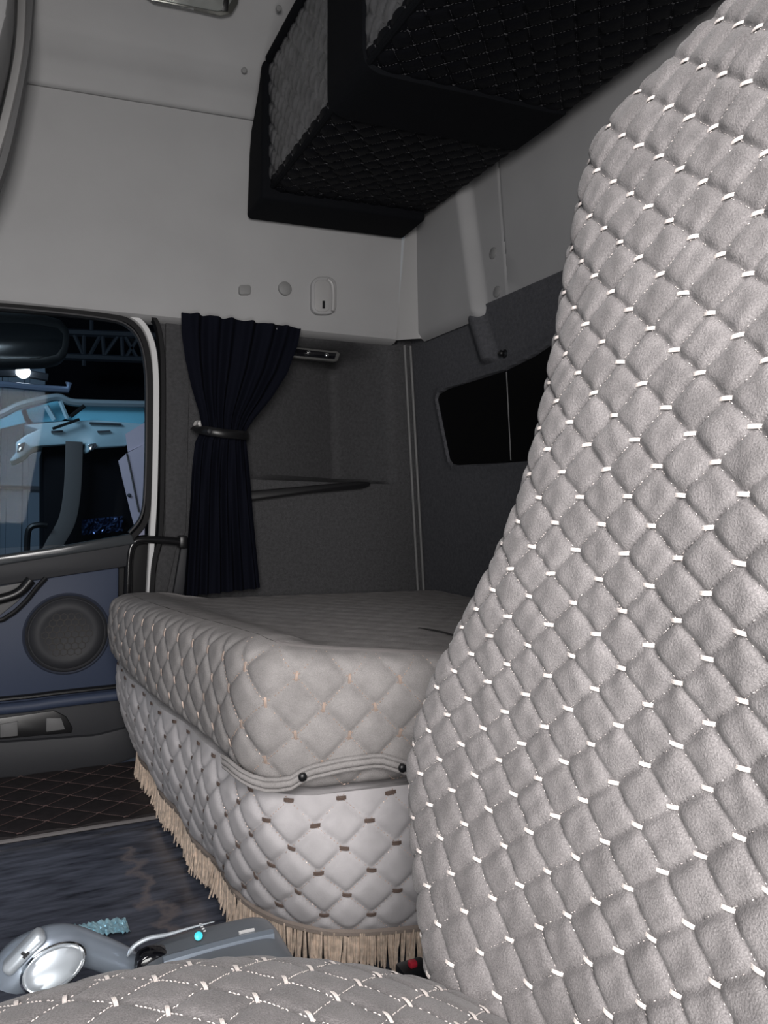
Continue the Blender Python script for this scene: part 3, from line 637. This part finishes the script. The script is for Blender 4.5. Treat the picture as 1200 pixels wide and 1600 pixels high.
# console: long rounded block rising from the floor, arched top
yc = .80
def console():
    prof = [Y(198, 1492, yc), Y(214, 1476, yc), Y(245, 1459, yc), Y(300, 1441, yc), (0, 0, 0), Y(372, 1424, yc), Y(400, 1421, yc), Y(417, 1428, yc), Y(428, 1450, yc), Y(432, 1500, yc)]
    prof = [p for p in prof if p[2] != 0]; P = cat(prof, 6); n = 13; V = []; hw = .058
    for p in P:
        for a in np.linspace(0, pi, n):
            c, s_ = cos(a), sin(a); V.append((p[0], p[1]-hw*np.sign(c)*abs(c)**.5-.055, p[2]-.03*(1-s_**.6)))
    V = np.array(V).reshape(len(P), n, 3); lo = V.copy(); 
    A = np.concatenate([lo[:, :1], V, lo[:, -1:]], 1); A[:, 0, 2] = 0.0; A[:, -1, 2] = 0.0
    A[-6:, 0, 0] = A[-1, 0, 0]; A[-6:, -1, 0] = A[-1, 0, 0]
    return A.reshape(-1, 3), gridF(len(P), n+2)+[tuple(range(n+2)), tuple((len(P)-1)*(n+2)+k for k in range(n+2))]
con = obj('console', console(), CONSOLE, gs)
# dark gate opening, LED, marks and slot on the console's top
gate = obj('gate', prism([Y(a, b, yc-.022) for a, b in ((206, 1499), (214, 1482), (232, 1474), (256, 1473), (268, 1484), (264, 1500), (240, 1512), (210, 1516))], (0, -.020, 0), .004), GLOSSBLK, gs)
obj('rim_highlight', tube(cat([Y(a, b, yc-.042) for a, b in ((199, 1494), (210, 1478), (232, 1466), (262, 1460), (300, 1449), (335, 1440))], 6), np.interp(np.arange(31), [0, 4, 16, 30], [.0008, .0022, .0020, .0004])), SILVER_L, gs)  # bright strip in place of the highlight along the console rim
pz = Y(308, 1461, yc-.035)
obj('indicator_light', lathe(pz+np.array([0, -.006, .002]), (0, -.75, .65), [(.0042, 0), (.0042, .001), (.0025, .002), (.0005, .002)], 16), LED, con)
obj('slot', tube([Y(373, 1458, yc-.042), Y(397, 1453, yc-.042)], .0022, 6), PAINT, con)
gl = MB()
for k in range(4): gl.add(rbox(Y(313+k*2.2, 1444+k*3.5, yc-.040), (.0025, .001, .0012), 0))
obj('lettering', gl, PAINT, con, False)
obj('side_trim', tube(cat([Y(a, b, yc-.055) for a, b in ((255, 1506), (310, 1490), (370, 1474), (426, 1462))], 6), .007, 8), SILVER, gs)
# lever
yl = .775
P = cat([Y(214, 1522, yl+.01), Y(190, 1504, yl), Y(150, 1487, yl-.005), (0, 0, 0), Y(110, 1474, yl-.01), Y(80, 1474, yl-.012), Y(45, 1492, yl-.012), Y(14, 1524, yl-.012), Y(6, 1536, yl-.012)][:3]+[Y(110, 1476, yl-.01), Y(80, 1478, yl-.012), Y(45, 1497, yl-.012), Y(17, 1524, yl-.012), Y(8, 1538, yl-.012)], 6)
lev = obj('lever', tube(P, np.interp(np.linspace(0, 1, len(P)), [0, .3, .55, .75, .93, 1], [.012, .013, .016, .020, .018, .008]), 16, 1.15), SILVER, gs)
c = Y(84, 1512, yl-.040)
def oval(prof):
    V, F = lathe((0, 0, 0), (.1, -.9, .35), prof, 40); n_ = np.array([.1, -.9, .35]); n_ /= np.linalg.norm(n_); a = np.array([.97, .0, .24]); a -= n_*(a@n_); a /= np.linalg.norm(a); b = np.cross(n_, a)
    return c+np.outer(V@n_, n_)+np.outer(V@a, a)*1.22+np.outer(V@b, b)*.80, F
kb = obj('side_button', oval([(.021, -.010), (.021, .001), (.018, .005), (.012, .0065), (.001, .007)]), SILVER_L, gs)
obj('button_ring', oval([(.0215, -.004), (.0235, -.001), (.0235, .001), (.0220, .0025), (.0205, .001)]), CHROME, kb)
c2 = Y(38, 1486, yl-.026)
pad = obj('thumb_button', rbox(c2, (.042, .018, .013), .005, 3, Matrix.Rotation(radians(-42), 3, 'Y')), SILVER_L, gs)
obj('icon', MB().add(rbox(c2+np.array([.0015, -.0095, .001]), (.006, .0012, .0025), 0, 1, Matrix.Rotation(radians(-42), 3, 'Y'))).add(rbox(c2+np.array([-.001, -.0095, .003]), (.0025, .0012, .003), 0, 1, Matrix.Rotation(radians(-42), 3, 'Y'))), BLACKPL, pad, False)

# crumpled shiny sheet added in place of a window reflection on the floor
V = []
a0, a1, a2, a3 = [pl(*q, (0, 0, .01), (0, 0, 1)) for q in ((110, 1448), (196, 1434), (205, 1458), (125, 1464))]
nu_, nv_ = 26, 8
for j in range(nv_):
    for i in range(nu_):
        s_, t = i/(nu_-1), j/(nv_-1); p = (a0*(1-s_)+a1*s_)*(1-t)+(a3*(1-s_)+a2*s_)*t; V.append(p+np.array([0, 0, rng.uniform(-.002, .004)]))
wr = obj('glint_sheet', (V, gridF(nv_, nu_)), GLINT, None, False); tag(wr, 'crumpled shiny blue sheet in place of a window reflection on the dark floor behind the gear lever', 'glint_sheet')

bk = thing('belt_buckle', (.47, .80, 0), 'black seat belt buckle with red button low beside the seat', 'buckle')
q = Y(644, 1520, .76)
obj('stalk', tube(cat([(q[0]+.02, .76, .0), (q[0]+.01, .76, q[2]*.5), (q[0], .76, q[2]-.01)], 6), .012, 8, .6), BLACKPL, bk)
obj('housing', rbox(q+np.array([0, 0, -.004]), (.036, .022, .030), .004), BLACKPL, bk)
obj('button', rbox(q+np.array([-.002, -.004, .0135]), (.010, .009, .007), .002), RED, bk)

# ------------------------------------------------------------------ driver's seat
seat = thing('driver_seat', (.25, .36, 0), 'large grey velvet quilted seat with pale stitch bars in the right foreground', 'seat')
WT = np.array([(.05, .16), (.16, .175), (.20, .185), (.25, .215), (0.28, 0.2417), (0.31, 0.2654), (0.34, 0.2878), (0.37, 0.3064), (0.4, 0.318), (0.43, 0.317), (0.46, 0.3107), (0.49, 0.3020), (0.52, 0.2872), (0.55, 0.2694), (0.58, 0.2496), (0.61, 0.2311), (0.64, 0.214), (0.67, 0.2043), (0.7, 0.1980), (0.73, 0.1958), (0.76, 0.1955), (0.79, 0.1966), (0.82, 0.1979), (0.85, 0.1988), (0.88, 0.1993), (0.91, 0.1981), (0.94, 0.1958), (0.97, 0.1930), (1.0, 0.188), (1.01, .185), (1.02, .178), (1.03, .164), (1.04, .144), (1.05, .120), (1.06, .092), (1.068, .06), (1.074, .015)])
def xc(z): return .405+.2*(z-.45)
def dd(z): return .06*np.clip((1.13-z)/.13, .05, 1)**.5
zr = np.concatenate([np.arange(.14, 1.0, .0022), np.linspace(1.0, 1.0735, 56)]); M_ = 370; nexp = 4.0
Pg = np.zeros((len(zr), M_, 3)); Ug = np.zeros((len(zr), M_)); th = np.linspace(pi, 0, 1200)
for j, z in enumerate(zr):
    w = np.interp(z, WT[:, 0], WT[:, 1]); d = dd(z)
    cyv = np.sign(np.cos(th))*np.abs(np.cos(th))**(2/nexp)*w; sx = np.abs(np.sin(th))**(2/nexp)*d
    s = np.concatenate([[0], np.cumsum(np.hypot(np.diff(cyv), np.diff(sx)))]); q = np.linspace(0, s[-1], M_)
    yy = np.interp(q, s, cyv); xx = np.interp(q, s, sx)
    crown = -(.010+.040*(1-sstep(z, .45, .70)))*(1-(yy/w)**2)
    Pg[j, :, 0] = xc(z)-xx-crown; Pg[j, :, 1] = .36+yy; Pg[j, :, 2] = z; Ug[j] = q-s[-1]/2
bs = Surf(Pg, Ug, zr*1.02); Nn = bs.normals(); sgn = 1 if Nn[100, M_//2, 0] < 0 else -1
Qb = bs.quilt(.051, .043, .0048, sgn)
Qb[..., 0] += .0030*np.sin(Qb[..., 1]*23+1)*np.sin(Qb[..., 2]*17)+.0009*np.sin(Qb[..., 1]*190+40*Qb[..., 2]+3*np.sin(Qb[..., 2]*31))*np.sin(Qb[..., 2]*75+2*np.sin(Qb[..., 1]*50))
 
mb = MB().add((Qb.reshape(-1, 3), gridF(len(zr), M_)))
bk_ = np.zeros((len(zr), 40, 3))
for j, z in enumerate(zr):
    a = np.linspace(0, 1, 40); p0, p1 = Qb[j, 0], Qb[j, -1]; bk_[j] = p0*(1-a)[:, None]+p1*a[:, None]; bk_[j, :, 0] += .05*np.sin(pi*a)**.5*min(1, np.interp(z, WT[:, 0], WT[:, 1])/.15)
mb.add((bk_.reshape(-1, 3), gridF(len(zr), 40)))
bars, dots = bs.stitches('u', .0105, .0017, lambda p: p[1] > .12 and p[2] > .2, dash=11, dskip=.72, dlen=.0013, dw=.00028)
back = obj('backrest', mb, VELVET, seat, True, 75, ((bars, THREAD), (dots, THREAD)))

CT = np.array([(-.2, .20), (-.17, .275), (-.13, .32), (-.08, .345), (-.04, .355), (.02, .360), (.06, .3606), (.1, .3576), (.14, .3515), (.18, .3421), (.22, .3297), (.26, .3146), (.3, .2963), (.34, .2747), (.38, .25), (.42, .225), (.45, .20)])
xr_ = np.arange(-.2, .45, .0035); M2 = 230; Pg = np.zeros((len(xr_), M2, 3)); Ug = np.zeros((len(xr_), M2))
for j, x in enumerate(xr_):
    zt_ = np.interp(x, CT[:, 0], CT[:, 1]); cyv = np.sign(np.cos(th))*np.abs(np.cos(th))**(2/3)*.25; sz = np.abs(np.sin(th))**(2/3)*.1
    s = np.concatenate([[0], np.cumsum(np.hypot(np.diff(cyv), np.diff(sz)))]); q = np.linspace(0, s[-1], M2)
    Pg[j, :, 0] = x; Pg[j, :, 1] = .34+np.interp(q, s, cyv); Pg[j, :, 2] = zt_-.107+np.interp(q, s, sz); Ug[j] = q-s[-1]/2
cs = Surf(Pg, Ug, xr_); Nn = cs.normals(); sgn = 1 if Nn[60, M2//2, 2] > 0 else -1
Qc = cs.quilt(.050, .056, .0034, sgn)
lo = np.concatenate([Qc[:, :1], Qc[:, -1:]], 1)
mb = MB().add((Qc.reshape(-1, 3), gridF(len(xr_), M2))).add((lo.reshape(-1, 3), gridF(len(xr_), 2))).add((np.concatenate([Qc[0], np.tile(Qc[0].mean(0), (M2, 1))]), gridF(2, M2)))
bars, dots = cs.stitches('u', .0135, .0016, lambda p: p[1] > .2, dash=11, dskip=.35, dlen=.002, dw=.0005)
cush = obj('seat_cushion', mb, VELVET, seat, True, 75, ((bars, THREAD), (dots, THREAD)))
obj('pedestal', rbox((.16, .34, .07), (.36, .34, .14), .015), BLACKPL, seat)
obj('hinge_cover', prism([(.33, .555, .10), (.47, .555, .10), (.46, .555, .26), (.40, .555, .30), (.34, .555, .24)], (0, .025, 0), .008), mat('hinge_plastic', (.10, .11, .125), .45), seat)

# ------------------------------------------------------------------ outside the passenger window: a workshop
def out_rect(name, pts, y, d, m_, r=0): return obj(name, prism(YL(pts, y), (0, d, 0), r), m_, None, False)
o = obj('wall_shed_far', rbox((1.5, 9.6, 2.5), (14, .2, 9), 0), SHEDDARK, None, False); tag(o, 'dark far wall of the workshop seen through the door window', 'wall', kind='structure')
o = obj('ground', rbox((1.5, 5.9, -1.0), (14, 7.4, .1), 0), mat('concrete', (.09, .09, .09), .8, noise=.2, nscale=3), None, False); tag(o, 'grey concrete workshop floor outside the truck', 'ground', kind='structure')
o = obj('ceiling_shed', rbox((1.5, 5.9, 5.5), (14, 7.4, .1), 0), SHEDDARK, None, False); tag(o, 'dark workshop roof', 'ceiling', kind='structure')
# corrugated leaf
yw = 7.5; p0, p1 = Y(-420, 560, yw), Y(66, 860, yw); xs = np.linspace(p0[0], p1[0], 420); V = []
zt0 = Y(40, 541, yw)[2]; zs = [-.9, zt0]
for z in (-.9, .2, 1.0, zt0-.18, zt0-.12, zt0-.06, zt0-.03, zt0):
    for x in xs:
        r = .22; dx = x-(p1[0]-r); k = 1
        zz = z
        if dx > 0: zz = min(z, zt0-r+sqrt(max(r*r-dx*dx, 0)))
        V.append((x, yw+.022*(abs(((x*5.6) % 1)-.5) > .36), zz))
o = obj('wall_shed_sheeting', (V, gridF(8, len(xs))), SHEDSTEEL, None, False); tag(o, 'blue grey corrugated metal sheeting of the workshop at the left of the window', 'wall', kind='structure')
o = obj('trim_sheeting_rail', rbox((np.mean([p0[0], p1[0]]), yw-.04, Y(30, 762, yw)[2]), (p1[0]-p0[0], .04, .035), 0), STEEL, None, False); tag(o, 'dark horizontal rail across the corrugated sheeting', 'trim', kind='structure')
sl = thing('shed_lamp', Y(36, 581, 6.8), 'bright oval workshop lamp seen through the door window', 'lamp')
obj('bulb', lathe(Y(36, 581, 6.8), (0, -1, 0), [(.001, -.02), (.04, -.015), (.055, 0), (.04, .02), (.001, .03)], 24), BULB, sl)
obj('bracket', tube([Y(-120, 582, 6.85), Y(36, 583, 6.85), Y(75, 590, 6.85)], .035, 8), STEEL, sl)
o = obj('strip_pipe', tube([Y(-200, 594, 6.5), Y(10, 601, 6.5), Y(60, 606, 6.5), Y(106, 609, 6.5), Y(108, 598, 6.5)], .028, 8), mat('pipe_blue', (.35, .42, .58), .3, metal=.4)); tag(o, 'pale bluish pipe running below the bright workshop lamp', 'pipe')
# roof truss
tr = thing('roof_truss', Y(165, 560, 8.5), 'dark steel roof truss of the workshop in the upper corner of the door window', 'truss')
def bar(a, b, r=.03, nm='member'): obj(nm, tube([Y(*a, 8.5), Y(*b, 8.5)], r, 6), STEEL, tr, False)
bar((100, 519), (330, 528), .04, 'chord'); bar((100, 557), (330, 566), .04, 'chord')
for a, b in (((115, 521), (131, 556)), ((131, 522), (131, 572)), ((158, 522), (140, 556)), ((160, 522), (163, 560)), ((185, 524), (160, 560)), ((190, 524), (192, 562)), ((218, 525), (196, 560)), ((195, 525), (215, 560)), ((143, 500), (143, 520))): bar(a, b, .022, 'brace')
# wing mirror outside the glass
wm = thing('wing_mirror', Y(60, 530, 2.2), 'large dark wing mirror housing outside the top of the door window', 'mirror')
obj('shell', prism(YL([(-300, 470), (60, 488), (98, 498), (110, 515), (108, 545), (98, 562), (70, 568), (-300, 580)], 2.2)[::1], (0, .10, 0), .02, 3), mat('mirror_shell', (.016, .018, .020), .5), wm)
obj('mirror_glass', prism(YL([(-280, 492), (56, 506), (90, 512), (99, 522), (97, 542), (88, 554), (60, 560), (-280, 566)], 2.197), (0, .005, 0), .002), mat('mirror_dark', (.010, .012, .014), .15), wm)

# the other truck
tk = thing('white_truck', Y(120, 850, 4.6), 'white truck cab with sky reflection painted blue on its windows parked across the workshop', 'truck')
yt = 4.6
obj('windscreen', prism(YL([(128, 634), (225, 637), (226, 658), (222, 664), (150, 660), (104, 655)], yt), (.0, .03, .0)), SKY_REFL, tk, False)
obj('quarter_window', prism(YL([(38, 641), (88, 626), (98, 630), (106, 652), (95, 658), (45, 660)], yt+.05), (0, .03, 0)), SKY_REFL, tk, False)
obj('side_window', prism(YL([(-150, 690), (-60, 662), (35, 640), (40, 660), (-60, 685), (-150, 720)], yt+.1), (0, .03, 0)), SKY_REFL, tk, False)
obj('roof_rail', tube(cat(YL([(-150, 680), (-20, 655), (30, 634), (70, 624), (92, 621), (110, 628), (140, 630), (230, 632)], yt-.02), 6), .022, 8), mat('truck_rail', (.22, .27, .30), .4), tk)
obj('pillar', tube(YL([(37, 641), (42, 655), (48, 662)], yt-.03), .015, 6), STEEL, tk)
obj('pillar', tube(YL([(72, 634), (85, 656)], yt-.02), .014, 6), TRUCKW, tk); obj('pillar', tube(YL([(94, 627), (105, 654)], yt-.03), .013, 6), TRUCKW, tk)
obj('bonnet', prism(YL([(36, 664), (100, 658), (150, 656), (226, 662), (226, 685), (196, 697), (150, 700), (134, 709), (131, 704), (134, 694), (110, 694), (60, 697), (50, 700), (38, 712), (20, 721), (14, 720), (26, 706), (24, 692), (40, 680), (60, 671)], yt-.06), (0, .5, 0), .02), TRUCKW, tk)
obj('wiper', tube(YL([(82, 670), (124, 655)], yt-.1), .008, 6), RUBBER, tk); obj('wiper', tube(YL([(110, 651), (132, 634)], yt-.1), .011, 6), RUBBER, tk)
obj('vent', prism(YL([(152, 673), (172, 672), (173, 674), (153, 676)], yt-.075), (0, .02, 0)), STEEL, tk, False); obj('vent', prism(YL([(80, 673), (98, 672), (98, 675), (80, 676)], yt-.075), (0, .02, 0)), STEEL, tk, False)
obj('trim_line', tube(YL([(140, 661), (190, 663)], yt-.07), .006, 6), STEEL, tk)
obj('headlamp', prism(YL([(138, 694), (150, 692), (152, 697), (140, 706)], yt-.09), (0, .03, 0), .004), CHROME, tk)
obj('headlamp', prism(YL([(28, 694), (40, 690), (36, 704), (26, 708)], yt-.09), (0, .03, 0), .004), CHROME, tk)
obj('grille', prism(YL([(67, 692), (235, 690), (238, 1000), (67, 1000)], yt+.02), (0, 1.2, 0), .02), mat('grille_dark', (.004, .004, .006), .7, spec=.1), tk)
pa = thing('paper_sheets', Y(210, 700, 4.5), 'pinkish white paper sheets on the truck front, right edge of the door window', 'paper')
obj('sheet', prism(YL([(196, 678), (226, 660), (226, 694), (200, 706)], 4.525), (0, .01, 0)), PAPER, pa, False)
obj('sheet', prism(YL([(185, 720), (198, 708), (226, 694), (226, 850), (212, 830), (204, 800), (190, 742)], 4.514), (0, .01, 0)), PAPER, pa, False)
obj('printed_frame', tube(YL([(198, 708), (205, 740), (217, 800)], 4.508), .005, 4), STRAP, pa); obj('pin', lathe(Y(202, 774, 4.514), (0, -1, 0), [(.012, 0), (.008, .01), (.001, .012)], 12), STEEL, pa)
sb = obj('belt_reflection', band(cat(YL([(116, 690), (115, 730), (112, 775), (104, 815), (85, 850), (70, 880)], 4.525), 8), .045, 4.525, .008), STRAP); tag(sb, 'grey webbing strap in place of the seat belt reflected in the door glass', 'strap')  # seat belt reflection built as a strap at the truck front
obj('grab_bar', tube(cat(YL([(42, 880), (43, 838), (48, 824), (62, 820), (74, 821)], 4.5), 6), .016, 8), BLACKPL, tk)  # grab handle by the door window, built onto the truck front
V = []
a0, a1 = Y(128, 812, 4.58), Y(192, 806, 4.58)
for j in range(10):
    for i in range(24):
        p = a0+(a1-a0)*i/23; V.append(p+np.array([0, rng.uniform(-.03, .03), -j*.010]))
o = obj('wrapped_bundle', (V, gridF(10, 24)), mat('film_blue', (.05, .08, .18), .2, metal=.5), None, False); tag(o, 'bundle in shiny dark blue film at the front of the white truck', 'bundle')
